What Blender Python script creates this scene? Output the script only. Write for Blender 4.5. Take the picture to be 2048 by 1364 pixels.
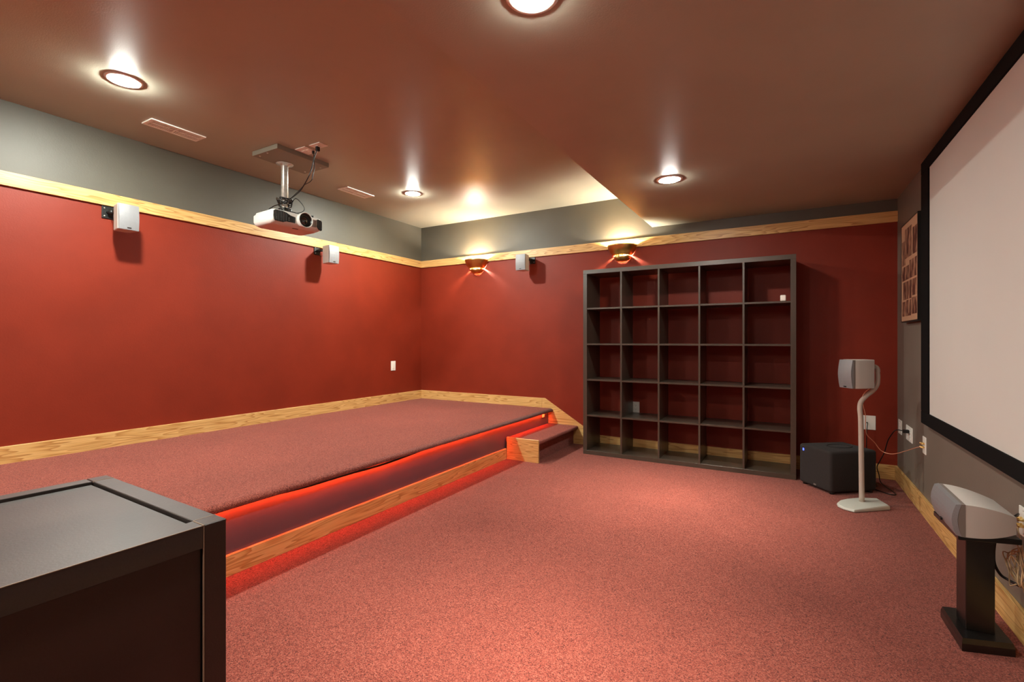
import bpy, bmesh, math, random
from math import sin, cos, pi, radians
from mathutils import Vector, Matrix
random.seed(7)
SC = bpy.context.scene
for o in list(bpy.data.objects): bpy.data.objects.remove(o)
COL = SC.collection

# ---------------------------------------------------------------- camera, world, exposure
cam = bpy.data.cameras.new('camera'); camo = bpy.data.objects.new('camera', cam); COL.objects.link(camo)
camo.location = (0, 0, 1.1427); camo.rotation_euler = (pi/2, 0, radians(29.84))
cam.sensor_width = 36; cam.lens = 957.04/2048*36; cam.shift_y = -0.0006; cam.clip_start = 0.02
SC.camera = camo
w = bpy.data.worlds.new('world'); SC.world = w; w.use_nodes = True
w.node_tree.nodes['Background'].inputs[0].default_value = (0.9, 0.85, 0.8, 1)
w.node_tree.nodes['Background'].inputs[1].default_value = 0.02
SC.view_settings.view_transform = 'Standard'; SC.view_settings.look = 'None'
SC.view_settings.gamma = 1; SC.view_settings.use_curve_mapping = False
SC.view_settings.exposure = 0.35
DOWN_W = 32.0          # power of one recessed lamp
DOWN_C = (1.0, 0.99, 0.86)
SCONCE_W = 44.0
SCONCE_C = (1.0, 0.93, 0.78)
LED_S = 175.0
FILL_DOWN_W = 40.0  # fill downlights added out of view
FILL_SCONCE_W = 70.0  # base power of the invented fill sconces out of view

# ---------------------------------------------------------------- measures
XL, XR, YB, YR = -4.25, 0.787, 4.962, -2.6
Z1, Z2, XS = 2.648, 2.301, -1.192
ZP = 0.371             # deck of the platform
ZO0, ZO1 = 2.112, 2.201

# ---------------------------------------------------------------- materials
def srgb(r, g, b):
    f = lambda c: (c/255/12.92) if c/255 <= .04045 else ((c/255+.055)/1.055)**2.4
    return (f(r), f(g), f(b), 1)
def mat(name, col, rough=.5, metal=0, noise=0, nscale=8, bump=0, bscale=200, col2=None, stretch=None, emis=None, es=0, spec=.5, coat=0, sheen=0):
    m = bpy.data.materials.new(name); m.use_nodes = True; nt = m.node_tree; N = nt.nodes; L = nt.links
    b = N['Principled BSDF']; b.inputs['Base Color'].default_value = col; b.inputs['Roughness'].default_value = rough
    b.inputs['Metallic'].default_value = metal; b.inputs['Specular IOR Level'].default_value = spec
    b.inputs['Coat Weight'].default_value = coat
    if sheen: b.inputs['Sheen Weight'].default_value = sheen
    tc = N.new('ShaderNodeTexCoord'); vec = tc.outputs['Object']
    if stretch:
        mp = N.new('ShaderNodeMapping'); mp.inputs['Scale'].default_value = stretch; L.new(vec, mp.inputs['Vector']); vec = mp.outputs['Vector']
    if noise or col2:
        n = N.new('ShaderNodeTexNoise'); n.inputs['Scale'].default_value = nscale; n.inputs['Detail'].default_value = 5
        L.new(vec, n.inputs['Vector'])
        r = N.new('ShaderNodeValToRGB'); r.color_ramp.elements[0].position = .35; r.color_ramp.elements[1].position = .65
        c2 = col2 or tuple(min(1, c*(1+noise)) for c in col[:3])+(1,)
        c1 = col if col2 else tuple(c*(1-noise) for c in col[:3])+(1,)
        r.color_ramp.elements[0].color = c1; r.color_ramp.elements[1].color = c2
        L.new(n.outputs['Fac'], r.inputs['Fac']); L.new(r.outputs['Color'], b.inputs['Base Color'])
    if bump:
        n2 = N.new('ShaderNodeTexNoise'); n2.inputs['Scale'].default_value = bscale; n2.inputs['Detail'].default_value = 3
        L.new(tc.outputs['Object'], n2.inputs['Vector'])
        bp = N.new('ShaderNodeBump'); bp.inputs['Strength'].default_value = bump; bp.inputs['Distance'].default_value = .002
        L.new(n2.outputs['Fac'], bp.inputs['Height']); L.new(bp.outputs['Normal'], b.inputs['Normal'])
    if emis:
        b.inputs['Emission Color'].default_value = emis; b.inputs['Emission Strength'].default_value = es
    return m

def wood(name, axis, c1, c2, c3):
    """oak with long grain along an axis (0 x, 1 y, 2 z)"""
    m = bpy.data.materials.new(name); m.use_nodes = True; nt = m.node_tree; N = nt.nodes; L = nt.links
    b = N['Principled BSDF']; b.inputs['Roughness'].default_value = .38
    tc = N.new('ShaderNodeTexCoord'); mp = N.new('ShaderNodeMapping')
    s = [9.0, 9.0, 9.0]; s[axis] = .7; mp.inputs['Scale'].default_value = s
    L.new(tc.outputs['Object'], mp.inputs['Vector'])
    n = N.new('ShaderNodeTexNoise'); n.inputs['Scale'].default_value = 1.3; n.inputs['Detail'].default_value = 2
    L.new(mp.outputs['Vector'], n.inputs['Vector'])
    mu = N.new('ShaderNodeMath'); mu.operation = 'MULTIPLY'; mu.inputs[1].default_value = 15; L.new(n.outputs['Fac'], mu.inputs[0])
    fr = N.new('ShaderNodeMath'); fr.operation = 'FRACT'; L.new(mu.outputs[0], fr.inputs[0])
    r = N.new('ShaderNodeValToRGB'); e = r.color_ramp.elements
    e[0].position = 0; e[0].color = c1; e[1].position = 1; e[1].color = c3
    k = e.new(.55); k.color = c2
    k = e.new(.93); k.color = c3
    e[-1].color = c1
    L.new(fr.outputs[0], r.inputs['Fac'])
    mp2 = N.new('ShaderNodeMapping'); s2 = [160.0]*3; s2[axis] = 5.0; mp2.inputs['Scale'].default_value = s2
    L.new(tc.outputs['Object'], mp2.inputs['Vector'])
    n2 = N.new('ShaderNodeTexNoise'); n2.inputs['Scale'].default_value = 1; n2.inputs['Detail'].default_value = 4; L.new(mp2.outputs['Vector'], n2.inputs['Vector'])
    mx = N.new('ShaderNodeMix'); mx.data_type = 'RGBA'; mx.blend_type = 'MULTIPLY'; mx.inputs[0].default_value = .35
    r2 = N.new('ShaderNodeValToRGB'); r2.color_ramp.elements[0].position = .35; r2.color_ramp.elements[0].color = (.55, .42, .3, 1); r2.color_ramp.elements[1].position = .6
    L.new(n2.outputs['Fac'], r2.inputs['Fac'])
    L.new(r.outputs['Color'], mx.inputs[6]); L.new(r2.outputs['Color'], mx.inputs[7]); L.new(mx.outputs[2], b.inputs['Base Color'])
    return m

def carpet_mat(name):
    m = bpy.data.materials.new(name); m.use_nodes = True; nt = m.node_tree; N = nt.nodes; L = nt.links
    b = N['Principled BSDF']; b.inputs['Roughness'].default_value = .95; b.inputs['Specular IOR Level'].default_value = .15
    b.inputs['Sheen Weight'].default_value = .12; b.inputs['Sheen Roughness'].default_value = .5
    tc = N.new('ShaderNodeTexCoord')
    v = N.new('ShaderNodeTexVoronoi'); v.inputs['Scale'].default_value = 300; L.new(tc.outputs['Object'], v.inputs['Vector'])
    sx = N.new('ShaderNodeSeparateColor'); L.new(v.outputs['Color'], sx.inputs[0])
    r = N.new('ShaderNodeValToRGB'); r.color_ramp.interpolation = 'LINEAR'; e = r.color_ramp.elements
    e[0].position = 0; e[0].color = CARP[0]; e[1].position = 1; e[1].color = CARP[3]
    k = e.new(.22); k.color = CARP[1]
    k = e.new(.6); k.color = CARP[2]
    L.new(sx.outputs[0], r.inputs['Fac'])
    n = N.new('ShaderNodeTexNoise'); n.inputs['Scale'].default_value = 2.2; n.inputs['Detail'].default_value = 3; L.new(tc.outputs['Object'], n.inputs['Vector'])
    r2 = N.new('ShaderNodeValToRGB'); r2.color_ramp.elements[0].position = .3; r2.color_ramp.elements[0].color = (.88, .88, .88, 1); r2.color_ramp.elements[1].position = .7
    L.new(n.outputs['Fac'], r2.inputs['Fac'])
    mx = N.new('ShaderNodeMix'); mx.data_type = 'RGBA'; mx.blend_type = 'MULTIPLY'; mx.inputs[0].default_value = 1
    L.new(r.outputs['Color'], mx.inputs[6]); L.new(r2.outputs['Color'], mx.inputs[7]); L.new(mx.outputs[2], b.inputs['Base Color'])
    n3 = N.new('ShaderNodeTexNoise'); n3.inputs['Scale'].default_value = 260; n3.inputs['Detail'].default_value = 2; L.new(tc.outputs['Object'], n3.inputs['Vector'])
    bp = N.new('ShaderNodeBump'); bp.inputs['Strength'].default_value = .8; bp.inputs['Distance'].default_value = .004
    L.new(n3.outputs['Fac'], bp.inputs['Height']); L.new(bp.outputs['Normal'], b.inputs['Normal'])
    return m

CARP = [srgb(76, 28, 22), srgb(120, 51, 40), srgb(141, 66, 53), srgb(166, 94, 78)]
M = {}
M['carpet'] = carpet_mat('red_carpet')
M['red'] = mat('red_wall_paint', srgb(128, 41, 22), .5, noise=.07, nscale=3, bump=.25, bscale=130, spec=.3)
M['grey'] = mat('taupe_wall_paint', srgb(90, 86, 76), .5, noise=.05, nscale=3, bump=.25, bscale=130, spec=.45)
M['screenwall'] = mat('dark_taupe_paint', srgb(118, 108, 98), .5, noise=.05, nscale=3, bump=.25, bscale=130, spec=.45)
M['ceil'] = mat('brown_satin_ceiling_paint', srgb(172, 168, 150), .40, noise=.04, nscale=2, bump=.22, bscale=150, spec=.55)
OAK = (srgb(232, 192, 126), srgb(224, 180, 112), srgb(190, 138, 76))
M['oakx'] = wood('oak_long_x', 0, *OAK); M['oaky'] = wood('oak_long_y', 1, *OAK)
M['riser'] = mat('riser_grey_paint', srgb(82, 74, 84), .35, noise=.05, nscale=4, spec=.5)
M['espresso'] = mat('black_brown_laminate', srgb(70, 60, 51), .3, spec=.7, noise=.12, nscale=6, stretch=(1, 1, .15), bump=.1, bscale=300)
M['cab'] = mat('dark_stained_wood', srgb(46, 30, 25), .38, noise=.25, nscale=7, stretch=(1, .25, 1), bump=.12, bscale=240)
M['cabtop'] = mat('dark_worn_wood_top', srgb(34, 28, 26), .46, col2=srgb(52, 44, 40), nscale=6, stretch=(1, .35, 1), bump=.12, bscale=200, coat=.15)
M['edgewear'] = mat('pale_worn_edge', srgb(150, 128, 108), .6)
M['velvet'] = mat('black_velvet', srgb(14, 13, 13), .9, bump=.3, bscale=500, spec=.15)
M['screen'] = mat('matte_white_screen_cloth', srgb(205, 203, 198), .85, noise=.01, nscale=2, spec=.1)
M['silver'] = mat('silver_grille_cloth', srgb(134, 134, 137), .5, noise=.06, nscale=400, bump=.3, bscale=900, metal=.25)
M['silverbody'] = mat('silver_cabinet_shell', srgb(208, 204, 198), .45)
M['greystrip'] = mat('grey_plastic_strip', srgb(120, 112, 106), .45)
M['black'] = mat('black_plastic', srgb(18, 18, 18), .4)
M['blackcab'] = mat('black_rubber_cable', srgb(14, 14, 14), .35)
M['blackwood'] = mat('black_painted_wood', srgb(22, 20, 19), .28, noise=.2, nscale=12, bump=.2, bscale=60, spec=.6)
M['subcloth'] = mat('charcoal_cloth_cover', srgb(50, 46, 45), .9, noise=.15, nscale=300, bump=.5, bscale=700, sheen=.04, spec=.2)
M['white'] = mat('white_plastic', srgb(240, 238, 230), .35)
M['projwhite'] = mat('pearl_white_plastic', srgb(218, 215, 208), .28)
M['brass'] = mat('brushed_brass', (0.72, 0.47, 0.16, 1), .3, metal=1, noise=.1, nscale=20)
M['gold'] = mat('gold_plated_post', (0.95, 0.66, 0.25, 1), .25, metal=1)
M['chrome'] = mat('galvanised_pipe', (.62, .61, .56, 1), .3, metal=.6, noise=.15, nscale=40)
M['glass'] = mat('dark_lens_glass', (.01, .01, .012, 1), .06, spec=.8, coat=1)
M['beige'] = mat('beige_stand_paint', srgb(190, 178, 166), .4)
M['standbase'] = mat('pale_grey_stand_base', srgb(196, 196, 186), .4, noise=.03)
M['copper'] = mat('clear_copper_wire', srgb(244, 180, 148), .35, metal=.3)
M['tan'] = mat('tan_speaker_wire', srgb(232, 204, 158), .4)
M['vent'] = mat('white_vent_enamel', srgb(246, 244, 236), .4)
M['fin'] = mat('charcoal_plastic_fin', srgb(58, 56, 54), .4)
M['dark'] = mat('dark_slot', srgb(12, 10, 9), .7)
M['led'] = mat('red_led_tape', (.9, .1, .02, 1), .5, emis=(1.0, .05, .008, 1), es=LED_S)
M['lens'] = mat('frosted_lamp_lens', (1, 1, 1, 1), .5, emis=(1, .96, .86, 1), es=400)
M['lenswide'] = mat('bright_domed_lamp_lens', (1, 1, 1, 1), .5, emis=(.97, 1, .90, 1), es=1350)
M['blueled'] = mat('blue_status_led', (.05, .08, 1, 1), .4, emis=(.06, .1, 1, 1), es=3.5)
M['sepia'] = mat('sepia_mount_paper', srgb(186, 142, 112), .6)
M['boardpaint'] = M['ceil']

def photo_mat(i):
    r = random.Random(i)
    m = bpy.data.materials.new('sepia_photo_print'); m.use_nodes = True; nt = m.node_tree; N = nt.nodes; L = nt.links
    b = N['Principled BSDF']; b.inputs['Roughness'].default_value = .6
    tc = N.new('ShaderNodeTexCoord'); mp = N.new('ShaderNodeMapping'); mp.inputs['Location'].default_value = (r.random()*9, r.random()*9, r.random()*9)
    mp.inputs['Scale'].default_value = (1, 22, 9); L.new(tc.outputs['Object'], mp.inputs['Vector'])
    n = N.new('ShaderNodeTexNoise'); n.inputs['Scale'].default_value = 1; n.inputs['Detail'].default_value = 6; L.new(mp.outputs['Vector'], n.inputs['Vector'])
    c = N.new('ShaderNodeValToRGB'); e = c.color_ramp.elements
    e[0].position = .42; e[0].color = srgb(78, 38, 28); e[1].position = .66; e[1].color = srgb(176, 128, 100)
    L.new(n.outputs['Fac'], c.inputs['Fac']); L.new(c.outputs['Color'], b.inputs['Base Color'])
    return m

# ---------------------------------------------------------------- mesh helpers
class MB:
    def __init__(s): s.bm = bmesh.new()
    def box(s, x0, x1, y0, y1, z0, z1, bev=0, seg=2, mi=0, rot=None, piv=None):
        r = bmesh.ops.create_cube(s.bm, size=1); vs = r['verts']
        for v in vs: v.co = Vector(((x0+x1)/2+v.co.x*(x1-x0), (y0+y1)/2+v.co.y*(y1-y0), (z0+z1)/2+v.co.z*(z1-z0)))
        fs = set(f for v in vs for f in v.link_faces)
        for f in fs: f.material_index = mi
        if rot is not None: bmesh.ops.rotate(s.bm, verts=vs, cent=piv or (0, 0, 0), matrix=rot)
        if bev:
            es = list(set(e for v in vs for e in v.link_edges))
            bmesh.ops.bevel(s.bm, geom=es, offset=bev, segments=seg, profile=.5, affect='EDGES', clamp_overlap=True)
        return s
    def prism(s, pts, off, bev=0, seg=2):
        off = Vector(off); a = [s.bm.verts.new(p) for p in pts]; b = [s.bm.verts.new(Vector(p)+off) for p in pts]; n = len(pts)
        fs = [s.bm.faces.new(a), s.bm.faces.new(b[::-1])]
        for i in range(n): fs.append(s.bm.faces.new((a[i], b[i], b[(i+1) % n], a[(i+1) % n])))
        bmesh.ops.recalc_face_normals(s.bm, faces=fs)
        if bev:
            es = list(set(e for f in fs for e in f.edges))
            bmesh.ops.bevel(s.bm, geom=es, offset=bev, segments=seg, profile=.5, affect='EDGES', clamp_overlap=True)
        return s
    def loft(s, rings, cap=True, smooth=False):
        R = [[s.bm.verts.new(p) for p in r] for r in rings]; n = len(R[0]); fs = []
        for a, b in zip(R[:-1], R[1:]):
            for i in range(n): fs.append(s.bm.faces.new((a[i], a[(i+1) % n], b[(i+1) % n], b[i])))
        if smooth:
            for f in fs: f.smooth = True
        if cap: fs += [s.bm.faces.new(R[0][::-1]), s.bm.faces.new(R[-1])]
        bmesh.ops.recalc_face_normals(s.bm, faces=fs)
        return s
    def lathe(s, prof, c=(0, 0, 0), a0=0, a1=2*pi, n=32, axis='Z', closed=False):
        """prof: (r, h) points revolved; open arc when a1-a0 < 2pi"""
        full = abs(a1-a0-2*pi) < 1e-6; m = n if full else n+1; c = Vector(c); R = []
        for i in range(m):
            a = a0+(a1-a0)*i/n; row = []
            for r, h in prof:
                p = {'Z': (r*cos(a), r*sin(a), h), 'X': (h, r*cos(a), r*sin(a)), 'Y': (r*cos(a), h, r*sin(a))}[axis]
                row.append(s.bm.verts.new(c+Vector(p)))
            R.append(row)
        k = len(prof); fs = []
        for i in range(n):
            A, B = R[i], R[(i+1) % m]
            for j in range(k if closed else k-1):
                q = (A[j], B[j], B[(j+1) % k], A[(j+1) % k]); f = s.bm.faces.new(q); f.smooth = True; fs.append(f)
        if closed and not full: fs += [s.bm.faces.new(R[0]), s.bm.faces.new(R[-1][::-1])]
        bmesh.ops.remove_doubles(s.bm, verts=s.bm.verts, dist=1e-6)
        bmesh.ops.recalc_face_normals(s.bm, faces=[f for f in s.bm.faces])
        return s
    def tube(s, pts, r, n=8, sub=6, smooth_path=True):
        P = [Vector(p) for p in pts]
        if smooth_path and len(P) > 2:
            Q = []; E = [P[0]*2-P[1]]+P+[P[-1]*2-P[-2]]
            for i in range(1, len(E)-2):
                for k in range(sub):
                    t = k/sub; a, b, c, d = E[i-1:i+3]
                    Q.append(.5*((2*b)+(c-a)*t+(2*a-5*b+4*c-d)*t*t+(3*b-a-3*c+d)*t**3))
            Q.append(P[-1]); P = Q
        up = Vector((.12, .31, .94)); rings = []; prev = None
        for i, p in enumerate(P):
            t = (P[min(i+1, len(P)-1)]-P[max(i-1, 0)]).normalized()
            u = (prev if prev is not None else (up if abs(t.dot(up)) < .9 else Vector((1, 0, 0))))
            u = (u-t*u.dot(t)).normalized(); prev = u; v = t.cross(u); rr = r(i/(len(P)-1)) if callable(r) else r
            rings.append([p+u*rr*cos(2*pi*k/n)+v*rr*sin(2*pi*k/n) for k in range(n)])
        return s.loft(rings, smooth=True)
    def ob(s, name, m, parent=None, loc=None, shift=None):
        """link as one mesh; with shift the world-built verts are made local to the parent"""
        if parent is not None and shift is None: shift = Vector(parent.location) if parent.get('wb') else Vector((0, 0, 0))
        if shift is not None and shift.length: bmesh.ops.translate(s.bm, verts=s.bm.verts, vec=-shift)
        me = bpy.data.meshes.new(name); s.bm.to_mesh(me); s.bm.free()
        for q in (m if isinstance(m, (list, tuple)) else [m]): me.materials.append(M[q] if isinstance(q, str) else q)
        o = bpy.data.objects.new(name, me); COL.objects.link(o)
        if parent is not None: o.parent = parent
        if loc is not None: o.location = loc
        return o

def tag(o, label, cat, group=None):
    o['label'] = label; o['category'] = cat
    if group: o['group'] = group
    return o
def thing(name, label, cat, loc=(0, 0, 0), rz=0, group=None, world=True):
    o = bpy.data.objects.new(name, None); COL.objects.link(o); o.location = loc; o.rotation_euler = (0, 0, rz)
    o.empty_display_size = .05
    if world: o['wb'] = 1           # parts are built in world coordinates
    return tag(o, label, cat, group)
def struct(o, label=None):
    o['kind'] = 'structure'
    if label: o['label'] = label
    return o
def dup(root, loc, rz, label, group=None):
    r = root.copy(); COL.objects.link(r); r.location = loc; r.rotation_euler = (0, 0, rz); r['label'] = label
    if group: r['group'] = group
    for ch in list(root.children):
        c = ch.copy(); COL.objects.link(c); c.parent = r
        for g in list(ch.children):
            d = g.copy(); COL.objects.link(d); d.parent = c
    return r

# ================================================================ LARGE STRUCTURE
T = .12
struct(MB().box(XL-T, XR+T, YR-T, YB+T, -.12, 0).ob('floor', 'carpet'))
def wall(name, x0, x1, y0, y1, lo='red', hi='grey', zsplit=2.15):
    b = MB(); b.box(x0, x1, y0, y1, 0, zsplit, mi=0); b.box(x0, x1, y0, y1, zsplit, Z1, mi=1)
    return struct(b.ob(name, [lo, hi]))
wall('wall_left', XL-T, XL, YR, YB)
wall('wall_back', XL-T, XR+T, YB, YB+T)
wall('wall_right', XR, XR+T, YR, YB, 'screenwall', 'screenwall')
wall('wall_rear', XL-T, XR+T, YR-T, YR)
struct(MB().box(XL-T, XS, YR-T, YB+T, Z1, Z1+.12).ob('ceiling', 'ceil'))
struct(MB().box(XS, XR+T, YR-T, YB+T, Z2, Z1+.12).ob('ceiling_soffit', 'ceil'))

# oak picture rails, baseboards, stringer
TH = .018
def rail(name, m, *b): return struct(MB().box(*b, bev=.0015, seg=1).ob(name, m))
rail('trim_1', 'oaky', XL, XL+TH, YR, YB-TH, ZO0, ZO1)
rail('trim_2', 'oakx', XL, XR, YB-TH, YB, ZO0, ZO1)
rail('baseboard_left', 'oaky', XL, XL+TH, YR, YB-TH, ZP-.002, .479)
rail('baseboard_back', 'oakx', XL, -2.44, YB-TH, YB, ZP-.002, .479)
struct(MB().prism([(-2.439, YB-TH, 0), (-1.805, YB-TH, 0), (-1.805, YB-TH, .119), (-2.405, YB-TH, .480), (-2.439, YB-TH, .480)], (0, TH, 0), bev=.0015, seg=1).ob('trim_3', 'oakx'))
rail('baseboard_back', 'oakx', -1.804, XR-TH, YB-TH, YB, 0, .119)
rail('baseboard_right', 'oaky', XR-TH, XR, 3.26, YB, 0, .119)
rail('baseboard_right', 'oaky', XR-TH, XR, YR, 3.257, 0, .119)

# ---------------------------------------------------------------- raised platform
pf = thing('seating_platform', 'long raised platform covered in red carpet along the left wall', 'platform', (-3.3, 1.2, 0))
XRI = -2.358
# deck with rolled nosing: profile in (x, z), extruded along y
nose = [(XL+TH, ZP-.025), (XL+TH, ZP), (-2.350, ZP)]
for k in range(1, 10):
    a = pi/2-k*(pi*.5)/9; nose.append((-2.343+.045*cos(a), ZP-.024+.024*sin(a)))
nose += [(-2.2985, .343), (-2.301, .3375), (-2.307, .334), (-2.316, .334), (-2.3225, .337), (-2.3225, ZP-.025)]
b = MB(); b.prism([(x, YR+.01, z) for x, z in nose], (0, YB-TH-YR-.01, 0)); 
for f in b.bm.faces:
    if abs(f.normal.y) < .5 and f.calc_center_median().x > -2.33: f.smooth = True
b.ob('carpet_deck', 'carpet', pf)
MB().box(XRI-.02, XRI, YR+.01, YB-TH, 0, ZP-.0255).ob('riser_board', 'riser', pf)
MB().box(XRI, XRI+.018, YR+.01, 3.973, 0, .102, bev=.0015, seg=1).ob('base_trim', 'oaky', pf)
# drooping LED tape under the nosing
def tape_z(y):
    z = .3395
    for c, wd, a in ((1.75, .22, .013), (2.30, .36, .023), (3.1, .3, .004)): z -= a*math.exp(-((y-c)/wd)**2)
    return z+.0008*sin(y*9)
rings = []
ys = [YR+.3+(YB-.12-YR-.3)*i/150 for i in range(151)]
for y in ys:
    z = tape_z(y); x = -2.3435
    x = -2.3300; rings.append([(x-.0030, y, z+.0034), (x+.0030, y, z-.0026), (x+.0034, y, z-.0021), (x-.0026, y, z+.0038)])
MB().loft(rings).ob('led_tape', 'led', pf)['label'] = 'glowing red light tape drooping under the carpet nosing'
rings = [[(-2.3262, y, tape_z(y)-.0052), (-2.3248, y, tape_z(y)-.0052), (-2.3248, y, tape_z(y)+.0045), (-2.3262, y, tape_z(y)+.0045)] for y in ys]
b = MB(); b.loft(rings)
b.loft([[(-2.3345, y, tape_z(y)+.0046), (-2.3248, y, tape_z(y)+.0046), (-2.3248, y, tape_z(y)+.0054), (-2.3345, y, tape_z(y)+.0054)] for y in ys]); b.ob('tape_backing', 'dark', pf)
MB().box(-2.357, -2.345, 4.78, 4.82, .285, .318, bev=.002).ob('tape_connector', 'white', pf)['label'] = 'small white tape connector'

# ---------------------------------------------------------------- side step
st = thing('carpeted_step', 'low red carpeted step with an oak end board beside the black shelving', 'step', (-2.17, 4.4, 0))
MB().box(-2.339, -1.998, 3.975, 3.993, 0, .212, bev=.0015, seg=1).ob('end_board', 'oakx', st)
sx = [(-2.356, .165), (-2.356, .2)]
for k in range(9):
    a = pi/2-k*pi/8; sx.append((-2.012+.018*cos(a), .182+.018*sin(a)))
sx += [(-2.05, .164)]
b = MB(); b.prism([(x, 3.994, z) for x, z in sx], (0, YB-TH-.002-3.994, 0)); b.ob('tread', 'carpet', st)
MB().box(-2.07, -2.05, 3.994, YB-TH-.002, 0, .1645).ob('riser', 'carpet', st)

# ================================================================ RECESSED LIGHTS
def downlight_proto(label):
    t = thing('recessed_downlight', label, 'light', (0, 0, 0), world=False, group='recessed ceiling lights')
    MB().lathe([(.062, -.002), (.066, -.006), (.088, -.004), (.092, 0), (.062, 0)], n=40, closed=True).ob('trim_ring', 'white', t)
    MB().lathe([(0.0005, -.016), (.02, -.0157), (.038, -.0145), (.050, -.0115), (.058, -.007), (.0615, -.0005)], n=40).ob('lens', 'lenswide', t)
    return t
def lamp(parent, p, spread):
    if spread > 170: return      # the domed lens of the wide lamps gives the light itself
    l = bpy.data.lights.new('lamp', 'AREA'); l.shape = 'DISK'; l.size = .118; l.energy = p; l.color = DOWN_C
    o = bpy.data.objects.new('lamp', l); COL.objects.link(o); o.parent = parent; o.location = (0, 0, -.0075)
    o.location = (0, 0, -.0175); l.spread = radians(spread)
spots = [(-3.325, 1.285, Z1, 'glowing round downlight in the high ceiling left of the long vent', DOWN_W),
         (-3.32, 3.745, Z1, 'glowing round downlight in the high ceiling right of the projector', DOWN_W),
         (-.742, 1.43, Z2, 'glowing round downlight cut off by the top edge of the picture', DOWN_W),
         (-.73, 3.552, Z2, 'glowing round downlight in the low ceiling above the black shelving', DOWN_W),
         (-3.325, -1.2, Z1, 'added fill downlight in the high ceiling behind the viewpoint over the platform', FILL_DOWN_W),  # out of view, added as fill along the ceiling grid
         (-.74, -.75, Z2, 'added fill downlight in the low ceiling behind the viewpoint', FILL_DOWN_W)]  # also an unseen lamp added for fill
d0 = None
for x, y, z, lb, p in spots:
    if d0 is None: d0 = downlight_proto(lb); d0.location = (x, y, z); d = d0; first = True
    else:
        d = d0.copy(); COL.objects.link(d); d.location = (x, y, z); d['label'] = lb
        for ch in list(d0.children):
            if ch.type == 'MESH':
                c = ch.copy(); COL.objects.link(c); c.parent = d
                if z == Z2 and ch.name.startswith('lens'): c.data = ch.data.copy(); c.data.materials[0] = M['lens']
    lamp(d, p*.31, 178 if z == Z1 else 62)

# ================================================================ SCONCES
def sconce(label, loc, power=SCONCE_W, rz=0):
    t = thing('wall_sconce', label, 'wall lamp', loc, rz, world=False, group='brass uplight sconces')
    # local: wall plane y=0, bowl towards -y; z=0 is the rim
    up = [(.157, 0), (.154, -.012), (.142, -.045), (.122, -.078), (.100, -.100), (.092, -.106), (.089, -.104), (.097, -.098), (.119, -.075), (.138, -.043), (.150, -.011), (.153, 0)]
    MB().lathe(up, a0=pi-.125, a1=2*pi+.125, n=40, closed=True).ob('upper_bowl', 'brass', t)
    lo = [(.090, -.117), (.086, -.132), (.072, -.150), (.045, -.163), (.001, -.168), (.001, -.165), (.044, -.160), (.070, -.147), (.083, -.131), (.087, -.117)]
    MB().lathe(lo, a0=pi-.2, a1=2*pi+.2, n=40, closed=True).ob('lower_cup', 'brass', t)
    for a in (198, 262, 330):
        a = radians(a); MB().tube([(.0885*cos(a), .0885*sin(a), -.100), (.0865*cos(a), .0865*sin(a), -.122)], .006, n=6).ob('cup_bracket', 'brass', t)
    MB().box(-.05, .05, -.012, 0, -.13, -.04, bev=.003).ob('back_plate', 'brass', t)
    MB().tube([(0, -.01, -.09), (0, -.05, -.09), (0, -.06, -.085)], .012, n=10).ob('lamp_socket', 'white', t)
    l = bpy.data.lights.new('bulb', 'POINT'); l.energy = power; l.color = SCONCE_C; l.shadow_soft_size = .018
    o = bpy.data.objects.new('bulb', l); COL.objects.link(o); o.parent = t; o.location = (0, -.065, -.055)
    return t
sconce('brass half bowl sconce on the back wall left of the small speaker', (-3.335, YB-TH-.0005, 2.137))
sconce('brass half bowl sconce directly above the black shelving', (-1.497, YB-TH-.0005, 2.137))

sconce('added fill lamp shaped as a brass sconce on the rear wall behind the viewpoint over the platform', (-3.0, YR+.0005, 2.137), FILL_SCONCE_W*4.5, pi)  # invented fill lamp out of view, brightens the high ceiling
sconce('added fill lamp shaped as a brass sconce on the rear wall behind the viewpoint over the carpet', (-.6, YR+.0005, 2.0), FILL_SCONCE_W, pi)  # second invented fill lamp, never in view

# ================================================================ CEILING VENTS, PLATES
def vent(label, x0, x1, y0, y1, n):
    t = thing('ceiling_vent', label, 'vent', ((x0+x1)/2, (y0+y1)/2, Z1), group='white ceiling registers')
    w_ = .018; z0 = Z1-.007
    b = MB(); b.box(x0, x0+w_, y0, y1, z0, Z1); b.box(x1-w_, x1, y0, y1, z0, Z1); b.box(x0+w_, x1-w_, y0, y0+w_, z0, Z1); b.box(x0+w_, x1-w_, y1-w_, y1, z0, Z1)
    b.ob('frame', 'vent', t)
    MB().box(x0+w_, x1-w_, y0+w_, y1-w_, Z1-.0015, Z1-.0002).ob('duct_opening', 'dark', t)
    b = MB(); L_ = y1-y0-2*w_
    for i in range(n):
        y = y0+w_+L_*(i+.5)/n
        b.box(x0+w_, x1-w_, y-.0026, y+.0026, z0+.0005, Z1-.0018)
    b.box((x0+x1)/2-.003, (x0+x1)/2+.003, y0+w_, y1-w_, z0, z0+.002); b.box(x0+w_, x1-w_, (y0+y1)/2-.006, (y0+y1)/2+.006, z0, z0+.003)
    b.ob('louvres', 'vent', t)['kind'] = 'stuff'
    for y in (y0+.009, y1-.009): MB().lathe([(0, -.0085), (.0035, -.008), (.004, -.007)], c=((x0+x1)/2, y, Z1), n=10).ob('screw', 'chrome', t)
vent('long white louvred vent in the ceiling left of the projector', -3.865, -3.725, 1.595, 1.945, 30)
vent('long white louvred vent in the ceiling right of the projector', -3.865, -3.72, 3.255, 3.605, 30)
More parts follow.
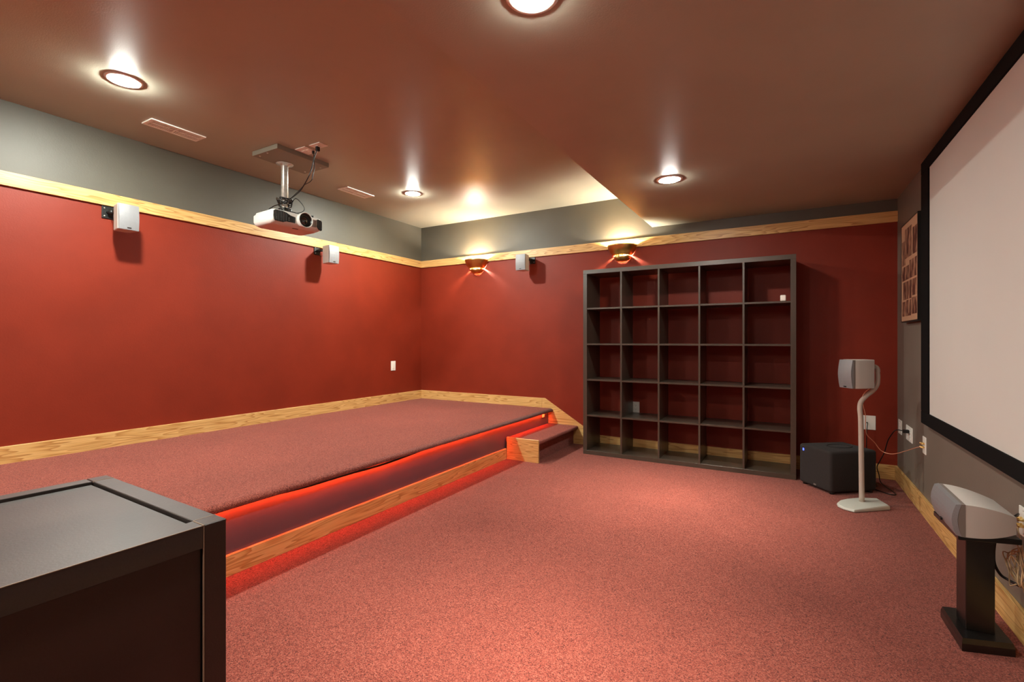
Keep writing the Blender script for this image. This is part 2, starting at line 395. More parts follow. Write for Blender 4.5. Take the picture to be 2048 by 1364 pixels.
def ceil_plate(label, x0, x1, y0, y1, sockets):
    t = thing('ceiling_plate', label, 'wall plate', ((x0+x1)/2, (y0+y1)/2, Z1))
    MB().box(x0, x1, y0, y1, Z1-.006, Z1, bev=.003).ob('cover_plate', 'white', t)
    for sx_, sy_ in sockets:
        MB().box(sx_-.018, sx_+.018, sy_-.016, sy_+.016, Z1-.0085, Z1-.006, bev=.001).ob('socket', 'vent', t)
    MB().lathe([(0, -.0075), (.003, -.007), (.0035, -.006)], c=((x0+x1)/2, (y0+y1)/2, Z1), n=8).ob('screw', 'chrome', t)
ceil_plate('white double outlet plate in the ceiling nearest the mounting board', -3.355, -3.235, 2.415, 2.54, [(-3.32, 2.477), (-3.27, 2.477)])
ceil_plate('smaller white outlet plate in the ceiling with a black plug in it', -3.192, -3.07, 2.418, 2.498, [(-3.14, 2.462)])

# ================================================================ PROJECTOR MOUNT
PX, PY = -3.625, 2.515
mt = thing('projector_mount', 'steel pipe ceiling mount on a painted board holding the white projector', 'mount', (PX, PY, Z1))
MB().box(-3.695, -3.375, 2.278, 2.755, 2.612, Z1, bev=.002, seg=1).ob('mounting_board', mat('painted_board', srgb(134, 128, 114), .5), mt)
for x, y in ((-3.64, 2.31), (-3.53, 2.30), (-3.64, 2.72), (-3.44, 2.72), (-3.42, 2.64)):
    MB().lathe([(0, -.004), (.006, -.003), (.008, 0)], c=(x, y, 2.612), n=10).ob('screw', 'chrome', mt)
MB().lathe([(.022, 0), (.066, 0), (.068, -.003), (.064, -.008), (.036, -.010), (.033, -.020), (.028, -.020)], c=(PX, PY, 2.612), n=28).ob('flange', 'chrome', mt)
for a in (40, 160, 280): MB().lathe([(0, -.016), (.007, -.014), (.009, -.006)], c=(PX+.052*cos(radians(a)), PY+.052*sin(radians(a)), 2.612), n=10).ob('bolt', 'chrome', mt)
MB().lathe([(.0275, 2.605), (.0275, 2.335), (.024, 2.33), (.024, 2.312), (.030, 2.310), (.030, 2.288), (.022, 2.284), (.022, 2.238)], c=(PX, PY, 0), n=24).ob('pipe', 'chrome', mt)
b = MB(); b.box(PX-.07, PX+.09, PY-.065, PY+.065, 2.196, 2.206, bev=.003); b.box(PX-.045, PX+.045, PY-.035, PY+.035, 2.206, 2.24, bev=.006)
b.tube([(PX, PY-.05, 2.222), (PX, PY+.05, 2.222)], .013, n=12); b.tube([(PX-.05, PY, 2.232), (PX+.05, PY, 2.232)], .011, n=12)
b.ob('tilt_bracket', 'black', mt)
for dx, dy in ((-.12, -.15), (.12, -.14), (-.11, .16), (.12, .15)):
    b = MB(); b.tube([(PX+dx*.45, PY+dy*.3, 2.200), (PX+.02+dx, PY+.015+dy, 2.194)], .008, n=8)
    b.tube([(PX+.02+dx, PY+.015+dy, 2.20), (PX+.02+dx, PY+.015+dy, 2.1805)], .0065, n=8); b.ob('support_arm', 'black', mt)

# projector, local: front +x, width y, z=0 bottom
pj = thing('projector', 'white home cinema projector hanging upside down from the ceiling mount', 'projector', (-3.602, 2.532, 2.062), radians(-4.2), world=False)
def rrect(x0, x1, y0, y1, r, z, n=6):
    pts = []
    for cx_, cy_, a0 in ((x1-r, y1-r, 0), (x0+r, y1-r, 90), (x0+r, y0+r, 180), (x1-r, y0+r, 270)):
        for k in range(n+1):
            a = radians(a0+90*k/n); pts.append((cx_+r*cos(a), cy_+r*sin(a), z))
    return pts
HW, HD = .219, .150
rings = [rrect(-HD+.028, HD-.050, -HW+.030, HW-.030, .03, 0), rrect(-HD+.008, HD-.012, -HW+.008, HW-.008, .03, .014), rrect(-HD, HD-.002, -HW, HW, .028, .034),
         rrect(-HD, HD, -HW, HW, .026, .06), rrect(-HD, HD-.001, -HW, HW, .026, .088), rrect(-HD+.022, HD-.002, -HW+.002, HW-.002, .026, .094), rrect(-HD+.026, HD-.006, -HW+.008, HW-.008, .026, .110), rrect(-HD+.04, HD-.022, -HW+.024, HW-.024, .02, .117)]
bd = MB().loft(rings, smooth=True).ob('housing', 'projwhite', pj)
md = bd.modifiers.new('e', 'EDGE_SPLIT'); md.split_angle = radians(50)
FX = HD+.0015
def yz(poly, x, th): return [(x, y, z) for y, z in poly]
g1 = [(-.206, .03), (-.198, .022), (-.13, .020), (-.105, .030), (-.03, .031), (-.03, .078), (-.07, .084), (-.105, .100), (-.14, .107), (-.196, .107), (-.208, .098), (-.210, .06)]
MB().prism(yz(g1, HD-.006, 0), (.0078, 0, 0)).ob('intake_grille', 'black', pj)
for i in range(8):
    y = -.200+i*.0135; zt = .104 if i < 5 else .104-(i-4)*.004
    MB().box(FX, FX+.003, y-.0022, y+.0022, .026 if i < 6 else .032, zt, bev=.0006, seg=1).ob('grille_fin', 'fin', pj)
MB().box(HD-.006, FX, .1, .158, .033, .093, bev=.001).ob('adjustment_panel', 'greystrip', pj)
g2 = [(.163, .040), (.185, .018), (.206, .012), (.213, .02), (.214, .085), (.208, .098), (.175, .104), (.165, .098)]
MB().prism(yz(g2, HD-.006, 0), (.008, 0, 0), bev=.001, seg=1).ob('exhaust_grille', 'black', pj)
for i in range(4):
    y = .172+i*.0105; MB().box(FX, FX+.0025, y-.002, y+.002, .030, .092, bev=.0005, seg=1).ob('grille_fin', 'fin', pj)
LZ = .066; LY = .043
MB().lathe([(.052, HD-.03), (.061, HD-.01), (.0635, HD+.028), (.0635, HD+.034), (.060, HD+.037), (.056, HD+.034), (.052, HD+.012)], c=(0, LY, LZ), n=40, axis='X').ob('lens_ring', 'projwhite', pj)
MB().lathe([(.056, HD+.033), (.05, HD+.018), (.038, HD+.012), (.034, HD+.014), (.001, HD+.014)], c=(0, LY, LZ), n=40, axis='X').ob('lens_barrel', 'black', pj)
MB().lathe([(.0335, HD+.0145), (.026, HD+.020), (.013, HD+.0235), (.0005, HD+.0245)], c=(0, LY, LZ), n=32, axis='X').ob('lens', 'glass', pj)
for y, z in ((-.085, .045), (-.085, .06)): MB().box(FX, FX+.001, y-.002, y+.002, z-.0015, z+.0015).ob('indicator', 'white', pj)
MB().box(-.03, .03, -HW-.0008, -HW+.002, .038, .078, bev=.0005, seg=1).ob('side_cover', 'projwhite', pj)
MB().box(.085, .10, -.02, .03, -.002, .004, bev=.001).ob('foot_recess', 'dark', pj)

# cables of the projector
def cable(name, label, pts, r, m='blackcab', ends=None, cat='cable', group=None):
    t = MB(); t.tube(pts, r); o = t.ob(name, m); tag(o, label, cat, group); return o
c1 = cable('projector_cable', 'black cord hanging from the ceiling plug and winding round the mount pipe',
      [(-3.145, 2.462, 2.628), (-3.175, 2.455, 2.56), (-3.195, 2.45, 2.49), (-3.22, 2.44, 2.42), (-3.30, 2.45, 2.355), (-3.37, 2.46, 2.32), (-3.47, 2.475, 2.30), (-3.555, 2.475, 2.285),
       (-3.61, 2.462, 2.275), (-3.665, 2.49, 2.28), (-3.655, 2.55, 2.29), (-3.60, 2.555, 2.30), (-3.575, 2.51, 2.31), (-3.60, 2.465, 2.32), (-3.66, 2.50, 2.325), (-3.64, 2.555, 2.31),
       (-3.585, 2.54, 2.28)] + [(PX+(.058+.016*sin(2.3*k))*cos(-1.1*k), PY+(.060+.014*cos(1.7*k))*sin(-1.1*k), 2.288+.030*sin(1.9*k)) for k in range(1, 19)] + [(-3.59, 2.455, 2.26), (-3.66, 2.45, 2.255), (-3.69, 2.44, 2.24), (-3.68, 2.41, 2.215), (-3.67, 2.40, 2.186)], .0042)
MB().box(-3.156, -3.134, 2.448, 2.476, 2.606, 2.639, bev=.003).ob('plug', 'black', c1)
c2 = cable('looped_cable', 'thinner dark cord looping from the ceiling plate down to the projector top',
      [(-3.245, 2.50, 2.636), (-3.235, 2.50, 2.57), (-3.23, 2.497, 2.50), (-3.24, 2.49, 2.44), (-3.245, 2.487, 2.41), (-3.28, 2.49, 2.395), (-3.35, 2.50, 2.39), (-3.43, 2.51, 2.36), (-3.52, 2.50, 2.31),
       (-3.57, 2.47, 2.27), (-3.64, 2.465, 2.30), (-3.67, 2.52, 2.295), (-3.62, 2.565, 2.275), (-3.56, 2.54, 2.29), (-3.50, 2.53, 2.31), (-3.44, 2.54, 2.26), (-3.42, 2.55, 2.215), (-3.45, 2.54, 2.19), (-3.50, 2.52, 2.186)], .0032)
MB().box(-3.253, -3.237, 2.492, 2.508, 2.618, 2.641, bev=.002).ob('plug', 'black', c2)

# ================================================================ WALL SPEAKERS
def wall_speaker(label, loc, rz):
    # local: wall plane y=0, speaker towards -y
    t = thing('wall_speaker', label, 'speaker', loc, rz, group='small silver surround speakers', world=False)
    # body: plan trapezoid, front curved; z 0..0.185
    fr = []; 
    plan = [(-.045, -.085), (.045, -.085), (.0615, -.185), (.0625, -.2), (-.0625, -.2), (-.0615, -.185)]
    b = MB(); b.prism([(x, y, 0) for x, y in plan], (0, 0, .182), bev=.005); b.ob('speaker_cabinet', 'silverbody', t)
    rows = []
    for k in range(7):
        z = .002+.178*k/6; yy = -.2055-.007*sin(pi*k/6)
        rows.append([(-.061, -.2005, z), (.061, -.2005, z), (.060, yy, z), (.030, yy-.0035, z), (0, yy-.005, z), (-.030, yy-.0035, z), (-.060, yy, z)])
    MB().loft(rows, smooth=False).ob('grille', 'silver', t)
    MB().box(-.012, .012, -.2145, -.2105, .012, .018).ob('badge', 'black', t)
    return t
def bracket(parent, side):
    # black plate on the wall to one side, arm to the back of the cabinet; side=+1/-1 in local x
    b = MB(); x0, x1 = sorted((side*.015, side*.085)); b.box(x0, x1, -.008, 0, .095, .185, bev=.002); b.ob('bracket_plate', 'black', parent)
    b = MB(); b.tube([(side*.05, -.005, .14), (side*.03, -.045, .14), (side*.005, -.088, .14)], .012, n=10)
    b.lathe([(0, -.02), (.017, -.012), (.017, .012), (0, .02)], c=(side*.04, -.035, .14), n=14); b.ob('swivel_arm', 'black', parent)
    MB().tube([(side*.03, -.008, .10), (side*.028, -.03, .085), (side*.01, -.06, .09), (0, -.086, .10)], .0022, n=6).ob('speaker_wire', 'black', parent)
    for z in (.112, .168): MB().lathe([(0, -.0035), (.004, -.003), (.005, 0)], c=(side*.07, -.0078, z), axis='Y', n=8).ob('screw', 'chrome', parent)
# rotations: facing +x from the left wall -> local -y maps to +x : rz = +90deg
a = wall_speaker('small silver speaker on the left wall nearest the left picture edge', (XL, 1.592, 1.925), radians(90))
bracket(a, -1)
a = wall_speaker('small silver speaker on the left wall under the projector right side', (XL, 3.365, 1.938), radians(90))
bracket(a, -1)
a = wall_speaker('small silver speaker on the back wall between the two brass sconces', (-2.618, YB, 1.94), 0)
bracket(a, 1)

# ================================================================ WALL PLATES
def plate(label, loc, rz, w_, h_, kind, name='wall_outlet', cat='outlet'):
    t = thing(name, label, cat, loc, rz, world=False)
    MB().box(-w_/2, w_/2, -.006, 0, -h_/2, h_/2, bev=.0025).ob('cover_plate', 'white', t)
    if kind == 'duplex' or kind == 'double':
        cs = (0,) if kind == 'duplex' else (-w_/4+.003, w_/4-.003)
        for c in cs:
            for z in (-.02, .02):
                o = MB().box(c-.016, c+.016, -.0085, -.006, z-.0145, z+.0145, bev=.0015).ob('socket', 'vent', t)
                q = MB()
                for dx in (-.006, .006): q.box(c+dx-.0013, c+dx+.0013, -.0088, -.0084, z-.001, z+.008)
                q.lathe([(0, -.0088), (.0025, -.0088), (.0025, -.0084)], c=(c, 0, z-.007), axis='Y', n=8)
                q.ob('socket_slots', 'dark', o)
    if kind == 'switch':
        MB().box(-.017, .017, -.0095, -.006, -.034, .034, bev=.0015).ob('rocker', 'white', t)
    if kind == 'coax':
        MB().lathe([(0, -.014), (.005, -.014), (.005, -.006)], axis='Y', n=12).ob('jack', 'dark', t)
    if kind == 'posts':
        for x, z in ((-.012, -.012), (.012, -.012), (-.012, .012), (.012, .012)):
            MB().lathe([(0, -.026), (.006, -.026), (.0065, -.020), (.005, -.019), (.006, -.012), (.006, -.006)], c=(x, 0, z), axis='Y', n=12).ob('binding_post', 'gold', t)
    for z in (-h_/2+.012, h_/2-.012):
        MB().lathe([(0, -.0072), (.0028, -.0068), (.003, -.006)], c=(0, 0, z), axis='Y', n=8).ob('screw', 'chrome', t)
    return t
R90, RM90 = radians(90), radians(-90)
plate('white rocker switch plate low on the left red wall near the corner', (XL, 4.432, .826), R90, .078, .118, 'switch', 'wall_switch', 'switch')
plate('white duplex outlet seen through the black shelving on the red wall', (-1.358, YB, .447), 0, .074, .116, 'duplex')
plate('white plate with a black cable on the red wall behind the speaker stand', (.585, YB, .455), 0, .118, .118, 'coax')
plate('narrow white outlet plate on the screen wall nearest the corner', (XR, 4.835, .455), RM90, .118, .112, 'duplex')
plate('double white outlet plate on the screen wall with a black plug', (XR, 4.505, .455), RM90, .20, .110, 'double')
plate('white speaker plate with gold posts on the screen wall below the screen corner', (XR, 4.06, .455), RM90, .085, .112, 'posts', 'speaker_plate', 'wall plate')
plate('white speaker plate with gold posts at the right picture edge behind the centre speaker', (XR, 2.545, .45), RM90, .085, .112, 'posts', 'speaker_plate', 'wall plate')

# ================================================================ PROJECTION SCREEN
sc = thing('projection_screen', 'large white projection screen in a black velvet frame on the right wall', 'projector screen', (XR, 2.45, .616))
FXs = XR-.04; y1, y0, z0, z1 = 3.965, .93, .616, 2.274; fw = .078
for nm, bb in (('frame_bar', (FXs, XR-.001, y0, y1, z1-fw, z1)), ('frame_bar', (FXs, XR-.001, y0, y1, z0, z0+fw)), ('frame_bar', (FXs, XR-.001, y1-fw-.1, y1, z0+fw, z1-fw)), ('frame_bar', (FXs, XR-.001, y0, y0+fw+.1, z0+fw, z1-fw))):
    MB().box(*bb, bev=.004).ob(nm, 'velvet', sc)
MB().box(FXs+.008, FXs+.012, y0+.04, y1-.02, z0+.02, z1-.02).ob('screen_cloth', 'screen', sc)

# ================================================================ FRAMED PHOTO COLLAGE
pc = thing('framed_collage', 'framed collage of sepia photographs hanging between corner and screen', 'picture', (XR, 4.33, 1.63))
py0, py1, pz0, pz1 = 4.075, 4.60, 1.276, 1.998
b = MB(); fx = XR-.036
b.box(fx, XR, py0, py0+.008, pz0, pz1); b.box(fx, XR, py1-.008, py1, pz0, pz1); b.box(fx, XR, py0+.008, py1-.008, pz1-.008, pz1); b.box(fx, XR, py0+.008, py1-.008, pz0, pz0+.008)
b.ob('frame', 'black', pc)
MB().box(fx+.002, XR-.004, py0+.008, py1-.008, pz0+.008, pz1-.008).ob('mount_board', 'sepia', pc)
W_, H_ = py1-py0-.016, pz1-pz0-.016
# a: from far (left in view) to near, b: from top down
ph = [(.05, .17, .25, .42), (.23, .06, .66, .36), (.72, .10, .97, .36), (.06, .44, .50, .58), (.53, .40, .95, .58), (.14, .60, .32, .78), (.34, .60, .66, .78), (.70, .60, .95, .76), (.07, .80, .30, .95), (.32, .79, .62, .95), (.64, .78, .96, .94)]
for i, (a0, b0, a1, b1) in enumerate(ph):
    ya, yb_ = py1-.008-W_*a1, py1-.008-W_*a0; za, zb = pz1-.008-H_*b1, pz1-.008-H_*b0
    MB().box(fx+.0008, fx+.002, ya, yb_, za, zb).ob('photo', photo_mat(i), pc)

# ================================================================ CUBE SHELVING
sh = thing('cube_bookshelf', 'large empty black cube shelving unit of twenty five open compartments', 'bookshelf', (-.856, 4.747, 0))
bx0, bx1, by0, by1 = -1.781, .069, 4.548, 4.938; fr_ = .040; dv = .016; cell = (1.85-2*fr_-4*dv)/5
MB().box(bx0, bx1, by0, by1, 1.85-fr_, 1.85, bev=.001, seg=1).ob('top_panel', 'espresso', sh)
MB().box(bx0, bx1, by0, by1, 0, fr_, bev=.001, seg=1).ob('bottom_panel', 'espresso', sh)
MB().box(bx0, bx0+fr_, by0, by1, fr_+.0004, 1.85-fr_-.0004, bev=.001, seg=1).ob('side_panel', 'espresso', sh)
MB().box(bx1-fr_, bx1, by0, by1, fr_+.0004, 1.85-fr_-.0004, bev=.001, seg=1).ob('side_panel', 'espresso', sh)
for i in range(1, 5):
    x = bx0+fr_+i*cell+(i-1)*dv
    MB().box(x, x+dv, by0+.002, by1, fr_, 1.85-fr_, bev=.0008, seg=1).ob('divider', 'espresso', sh)
s0 = None
for i in range(5):
    for j in range(1, 5):
        x = bx0+fr_+i*(cell+dv)+cell/2; z = fr_+j*cell+(j-1)*dv
        if s0 is None:
            s0 = MB().box(-cell/2, cell/2, by0+.003, by1, 0, dv, bev=.0008, seg=1).ob('shelf', 'espresso', sh, shift=Vector((0, sh.location.y, 0))); o = s0
        else:
            o = s0.copy(); COL.objects.link(o); o.parent = sh
        o.location = (x-sh.location.x, 0, z)
zs = fr_+4*cell+4*dv
dvx = MB(); dvx.box(-.045, -.003, 4.56, 4.578, zs+.0005, zs+.051, bev=.008, seg=4)
o = dvx.ob('white_sensor', 'white'); tag(o, 'tiny white rounded sensor standing in the top right shelving compartment', 'sensor')

# ================================================================ SUBWOOFER
A = Vector((.086, 4.484, 0)); B = Vector((.284, 4.231, 0)); C_ = Vector((.570, 4.496, 0))
sb = thing('subwoofer', 'black cloth covered subwoofer cube on the carpet beside the shelving', 'subwoofer', (.33, 4.49, 0))
u_ = (B-A).normalized(); v_ = Vector((-u_.y, u_.x, 0)); lw = (B-A).length; ld = (C_-B).length
P = [A, B, B+v_*ld, A+v_*ld]
b = MB(); b.prism([(p.x, p.y, .014) for p in P], (0, 0, .306))
vert = [e for e in b.bm.edges]
bmesh.ops.bevel(b.bm, geom=vert, offset=.022, segments=4, profile=.5, affect='EDGES')
for f in b.bm.faces: f.smooth = True
o = b.ob('cloth_cover', 'subcloth', sb); md = o.modifiers.new('e', 'EDGE_SPLIT'); md.split_angle = radians(60)
# shallow oval seam pressed in the top of the cover
ct = (P[0]+P[2])/2; b = MB(); rg = []
for k in range(32):
    a = 2*pi*k/32; p = ct+u_*(.062*cos(a))+v_*(.095*sin(a)+.02); rg.append((p.x, p.y, .3212))
b.tube(rg+[rg[0]], .0035, n=6, smooth_path=False); b.ob('cover_seam', 'subcloth', sb)
b = MB()
for p in P:
    q = p+(ct-p)*.18; b.lathe([(0, 0), (.018, 0), (.016, .018), (0, .018)], c=(q.x, q.y, 0), n=12)
b.ob('feet', 'black', sb)
nrm = Vector((u_.y, -u_.x, 0))
def on_face(name, m, org, du, s, z, w2, h2, n_):
    c = org+du*s; p = [c-du*w2, c+du*w2]
    b = MB(); b.prism([(p[0].x, p[0].y, z-h2), (p[1].x, p[1].y, z-h2), (p[1].x, p[1].y, z+h2), (p[0].x, p[0].y, z+h2)], n_*.0015); return b.ob(name, m, sb)
on_face('status_light', 'blueled', A, u_, .050, .280, .006, .009, nrm)['label'] = 'glowing blue status light'
on_face('badge', 'greystrip', A, u_, lw*.52, .036, .012, .006, nrm)
on_face('badge', 'dark', B, v_, ld*.3, .034, .014, .006, u_)

# ================================================================ SPEAKER ON A CURVED STAND
ss = thing('speaker_stand', 'beige curved pole stand with a pale teardrop base in front of the subwoofer', 'stand', (.453, 4.082, 0))
bp_ = [(.605, 4.056), (.556, 4.203), (.452, 4.166), (.365, 4.104), (.322, 4.055), (.302, 3.996), (.305, 3.948), (.333, 3.905), (.389, 3.875), (.50, 3.965)]
cb = Vector((.45, 4.03, 0)); rings = []
for z, s_ in ((.0, .985), (.006, 1.0), (.022, .985), (.030, .94)):
    ring = []
    for x, y in bp_:
        p = cb+(Vector((x, y, 0))-cb)*s_
        k = max(0, min(1, ((p.x-.30)*.77+(p.y-3.90)*.64)/.30)); ring.append((p.x, p.y, z*(.45+.55*k)+.003))
    rings.append(ring)
MB().loft(rings).ob('base', 'standbase', ss)
pts = [(.453, 4.082, .025), (.451, 4.081, .20), (.449, 4.079, .40), (.446, 4.077, .60), (.441, 4.075, .668), (.447, 4.079, .715), (.478, 4.096, .757), (.522, 4.122, .797), (.544, 4.133, .835), (.549, 4.136, .88), (.5475, 4.135, .935)]
MB().tube(pts, lambda t: .0165-.003*t, n=14, sub=5).ob('pole', 'beige', ss)
MB().tube([(.549, 4.136, .925), (.545, 4.134, .948), (.530, 4.126, .962), (.512, 4.114, .955)], .0145, n=12).ob('swivel_head', 'beige', ss)
# speaker, local: front -y ; placed so the front points to the seats
sk = thing('satellite_speaker', 'white satellite speaker on top of the curved stand', 'speaker', (.4345, 4.067, .813), radians(-56), world=False)
plan = [(-.058, -.075), (.058, -.075), (.060, -.045), (.056, .015), (.045, .078), (-.045, .078), (-.056, .015), (-.060, -.045)]
MB().prism([(x, y, 0) for x, y in plan], (0, 0, .197), bev=.005).ob('speaker_cabinet', 'silverbody', sk)
MB().box(-.0605, .0605, -.086, -.0755, .001, .196, bev=.001).ob('trim_band', 'greystrip', sk)
rows = []
for k in range(9):
    z = .002+.193*k/8; yy = -.094-.012*sin(pi*k/8)
    rows.append([(-.0595, -.0865, z), (.0595, -.0865, z), (.059, yy, z), (.030, yy-.004, z), (0, yy-.005, z), (-.030, yy-.004, z), (-.059, yy, z)])
MB().loft(rows).ob('grille', 'silver', sk)
MB().box(-.010, .010, -.105, -.100, .010, .016).ob('badge', 'black', sk)
cable('speaker_wire', 'thin copper coloured wire drooping from the stand to the wall plate',
      [(.50, 4.10, .812), (.472, 4.088, .785), (.455, 4.085, .745), (.462, 4.095, .69), (.475, 4.098, .62), (.475, 4.10, .56), (.482, 4.12, .50), (.500, 4.18, .465), (.548, 4.27, .41), (.585, 4.31, .355), (.62, 4.31, .335), (.655, 4.25, .345), (.70, 4.17, .385), (.745, 4.09, .43), (.765, 4.062, .445)], .0023, 'copper')
cable('antenna_cable', 'thin black cable dropping from the red wall plate behind the subwoofer',
      [(.585, YB-.012, .455), (.583, YB-.045, .447), (.578, 4.90, .40), (.575, 4.895, .30), (.573, 4.89, .15), (.55, 4.85, .03), (.50, 4.78, .006)], .003)
pc1 = cable('subwoofer_cable', 'black power cord from the double outlet trailing over the carpet to the subwoofer',
      [(.755, 4.49, .474), (.72, 4.53, .475), (.712, 4.60, .455), (.700, 4.66, .41), (.69, 4.72, .36), (.684, 4.75, .31), (.672, 4.76, .25), (.645, 4.765, .18), (.628, 4.77, .13), (.640, 4.77, .07), (.648, 4.76, .02), (.668, 4.68, .006), (.692, 4.56, .0055), (.700, 4.47, .0055), (.66, 4.46, .0055), (.60, 4.53, .0055), (.53, 4.60, .0055)], .0036)
MB().box(.742, .779, 4.475, 4.505, .462, .486, bev=.003).ob('plug', 'black', pc1)
cable('spare_cord', 'short black cord loop on the carpet behind the subwoofer',
      [(.50, 4.66, .05), (.55, 4.72, .03), (.59, 4.76, .0075), (.62, 4.73, .0055), (.615, 4.66, .0055), (.57, 4.62, .0055), (.53, 4.63, .0055)], .0034)

# ================================================================ CENTRE SPEAKER AND ITS STAND
cs = thing('centre_speaker_stand', 'short black painted wooden speaker stand against the screen wall', 'stand', (.63, 2.48, 0))
base = [(.553, 2.600), (.560, 2.350), (.716, 2.398), (.704, 2.640)]
cb = Vector((.633, 2.495, 0)); rings = []
for z, s_ in ((0, 1), (.028, 1), (.046, .95)):
    rings.append([tuple(cb+(Vector((x, y, 0))-cb)*s_+Vector((0, 0, z))) for x, y in base])
MB().loft(rings).ob('base', 'blackwood', cs)
MB().prism([(.590, 2.432, .0455), (.674, 2.440, .0455), (.668, 2.535, .0455), (.585, 2.527, .0455)], (0, 0, .373), bev=.002, seg=1).ob('column', 'blackwood', cs)
MB().prism([(.5275, 2.585, .4185), (.540, 2.312, .4185), (.722, 2.360, .4185), (.708, 2.625, .4185)], (0, 0, .020), bev=.002, seg=1).ob('top_plate', 'blackwood', cs)
ce = thing('centre_speaker', 'wide silver grey centre speaker lying on the short black stand', 'speaker', (.60, 2.44, .44))
# rings from front (x small) to rear; each ring: ends in y, heights
def cring(x, ya, yb_, za, zb, xn=.0, n=6):
    r = []
    for k in range(n+1):
        t = k/n; r.append((x-xn*sin(pi*t), ya, za+(zb-za)*t))
    for k in range(n+1):
        t = k/n; r.append((x-xn*sin(pi*t), yb_, zb+(za-zb)*t))
    return r
# x, near y, far y, z bottom, z top
sec = [(.553, 2.282, 2.575, .441, .556), (.60, 2.292, 2.572, .442, .552), (.65, 2.308, 2.562, .449, .540), (.698, 2.330, 2.548, .463, .522)]
# interpolate for smooth curvature
def lag(x, i):
    s = 0
    for a in sec:
        p = a[i]
        for c in sec:
            if c is not a: p *= (x-c[0])/(a[0]-c[0])
        s += p
    return s
rings = []
for k in range(11):
    x = .553+(.145)*k/10; rings.append(cring(x, lag(x, 1), lag(x, 2), max(.4403, lag(x, 3)), lag(x, 4)))
o = MB().loft(rings, smooth=True).ob('speaker_cabinet', 'silverbody', ce); md = o.modifiers.new('e', 'EDGE_SPLIT'); md.split_angle = radians(40)
MB().loft([cring(.5425, 2.281, 2.576, .441, .556, .010), cring(.553, 2.281, 2.576, .4405, .557, .0)]).ob('trim_band', 'greystrip', ce)
o = MB().loft([cring(.528, 2.284, 2.573, .444, .553, .012), cring(.5425, 2.2805, 2.5765, .441, .557, .011)], smooth=False).ob('grille', 'silver', ce)
MB().box(.5145, .5205, 2.42, 2.44, .452, .460).ob('badge', 'black', ce)
# cables behind it
cable('black_speaker_lead', 'black lead curving from the centre speaker to the gold posts',
      [(.69, 2.37, .495), (.705, 2.385, .505), (.725, 2.42, .508), (.745, 2.47, .50), (.757, 2.525, .475)], .0034)
cable('black_lead_loop', 'thick black lead looping down beside the stand column',
      [(.695, 2.52, .415), (.70, 2.535, .38), (.70, 2.55, .32), (.705, 2.56, .27), (.722, 2.56, .232), (.74, 2.545, .222), (.758, 2.50, .222)], .0052)
b = MB(); rr = random.Random(3)
for k in range(9):
    cy_, cz_, R_ = 2.475+rr.uniform(-.015, .015), .292+rr.uniform(-.01, .01), .058+rr.uniform(-.014, .014); ph0 = rr.uniform(0, 6); tl = rr.uniform(-.5, .5); xo = .742+rr.uniform(-.02, .02)
    pts = [(xo+.010*sin(2*a+ph0), cy_+R_*1.25*cos(a+ph0), cz_+R_*sin(a+ph0+tl)) for a in [2*pi*q/10 for q in range(9+(k % 3))]]
    b.tube(pts, .0021, n=6, sub=4)
b.tube([(.755, 2.56, .43), (.75, 2.52, .40), (.745, 2.46, .365), (.742, 2.42, .33)], .0021, n=6)
b.tube([(.76, 2.53, .435), (.748, 2.44, .37), (.744, 2.40, .30), (.742, 2.43, .25)], .0021, n=6)
o = b.ob('wire_coil', 'tan'); tag(o, 'tangled coil of thin tan speaker wire behind the black stand', 'cable')

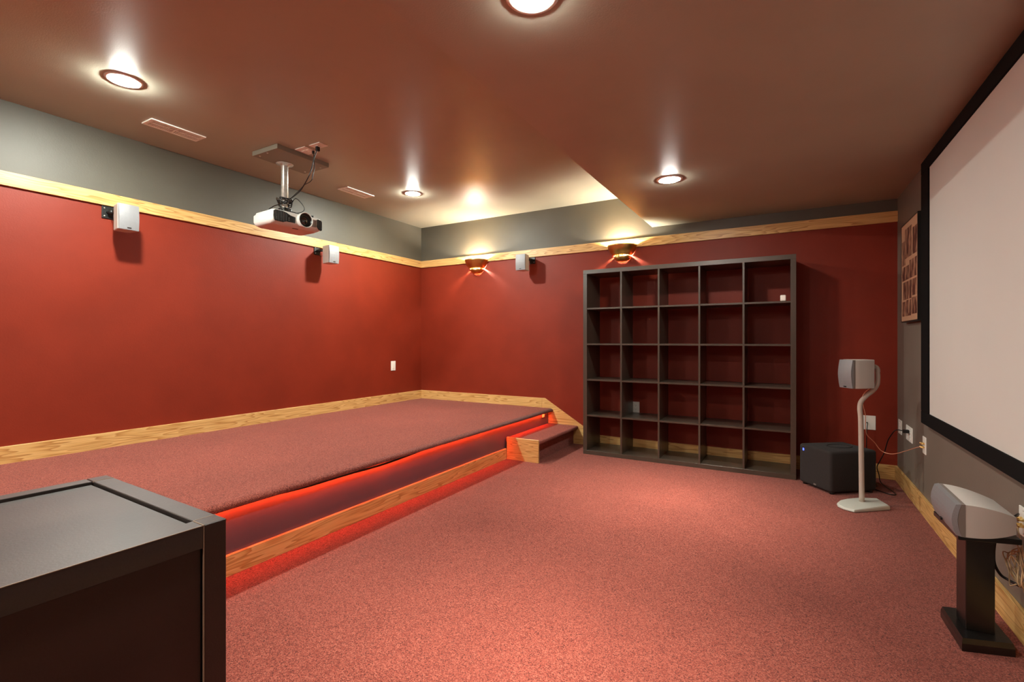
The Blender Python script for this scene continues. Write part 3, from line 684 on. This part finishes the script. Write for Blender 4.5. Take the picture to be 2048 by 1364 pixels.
# ================================================================ FOREGROUND CABINET
CT = .80; L_, W2 = 1.5, .566
kb = thing('dark_wood_cabinet', 'long dark brown wooden cabinet with recessed panels in the near left corner', 'cabinet', (-.936, .526, 0), radians(-1.8), world=False)
# local origin = far right corner on the floor; x from -W2 to 0, y from -L_ to 0
rl = .040; g = .0012
for x0, x1 in ((-W2, -W2+rl), (-rl, 0)):
    for y0_, y1_ in ((-rl, 0), (-L_, -L_+rl)):
        MB().box(x0, x1, y0_, y1_, 0, CT, bev=.0015, seg=1).ob('corner_post', 'cab', kb)
for x0, x1 in ((-W2, -W2+rl), (-rl, 0)):
    MB().box(x0, x1, -L_+rl+g, -rl-g, CT-.043, CT-.0004, bev=.0012, seg=1).ob('long_rail', ['cabtop'], kb)
    MB().box(x0, x1, -L_+rl+g, -rl-g, .05, .10, bev=.0012, seg=1).ob('long_rail', 'cab', kb)
for y0_, y1_ in ((-rl, 0), (-L_, -L_+rl)):
    MB().box(-W2+rl+g, -rl-g, y0_, y1_, CT-.043, CT-.0006, bev=.0012, seg=1).ob('short_rail', 'cabtop', kb)
    MB().box(-W2+rl+g, -rl-g, y0_, y1_, .05, .10, bev=.0012, seg=1).ob('short_rail', 'cab', kb)
    MB().box(-W2+rl, -rl, y0_+.012, y1_-.012, .10, CT-.043).ob('end_panel', 'cab', kb)
MB().box(-W2+rl+.003, -rl-.0006, -L_+rl+.003, -rl-.004, CT-.022, CT-.007, bev=.001, seg=1).ob('top_panel', 'cabtop', kb)
for x0, x1 in ((-W2+.010, -W2+.026), (-.021, -.007)):
    MB().box(x0, x1, -L_+rl, -rl-.003, .10, CT-.0435).ob('side_panel', 'cab', kb)

for y0_, y1_, x0, x1, z0_, z1_ in ((-L_+rl, -rl-.002, -.0012, .0004, CT-.0012, CT-.0001), (-rl-.0012, -rl+.0002, -.003, .0004, .0, CT-.002), (-rl-.0012, -rl+.0004, -rl, 0, CT-.004, CT+.0002), (-rl, 0, -rl-.0012, -rl+.0004, CT-.004, CT+.0002), (-rl, 0, -W2+rl-.0012, -W2+rl+.0004, CT-.004, CT+.0002)):
    MB().box(x0, x1, y0_, y1_, z0_, z1_).ob('worn_edge', 'edgewear', kb)
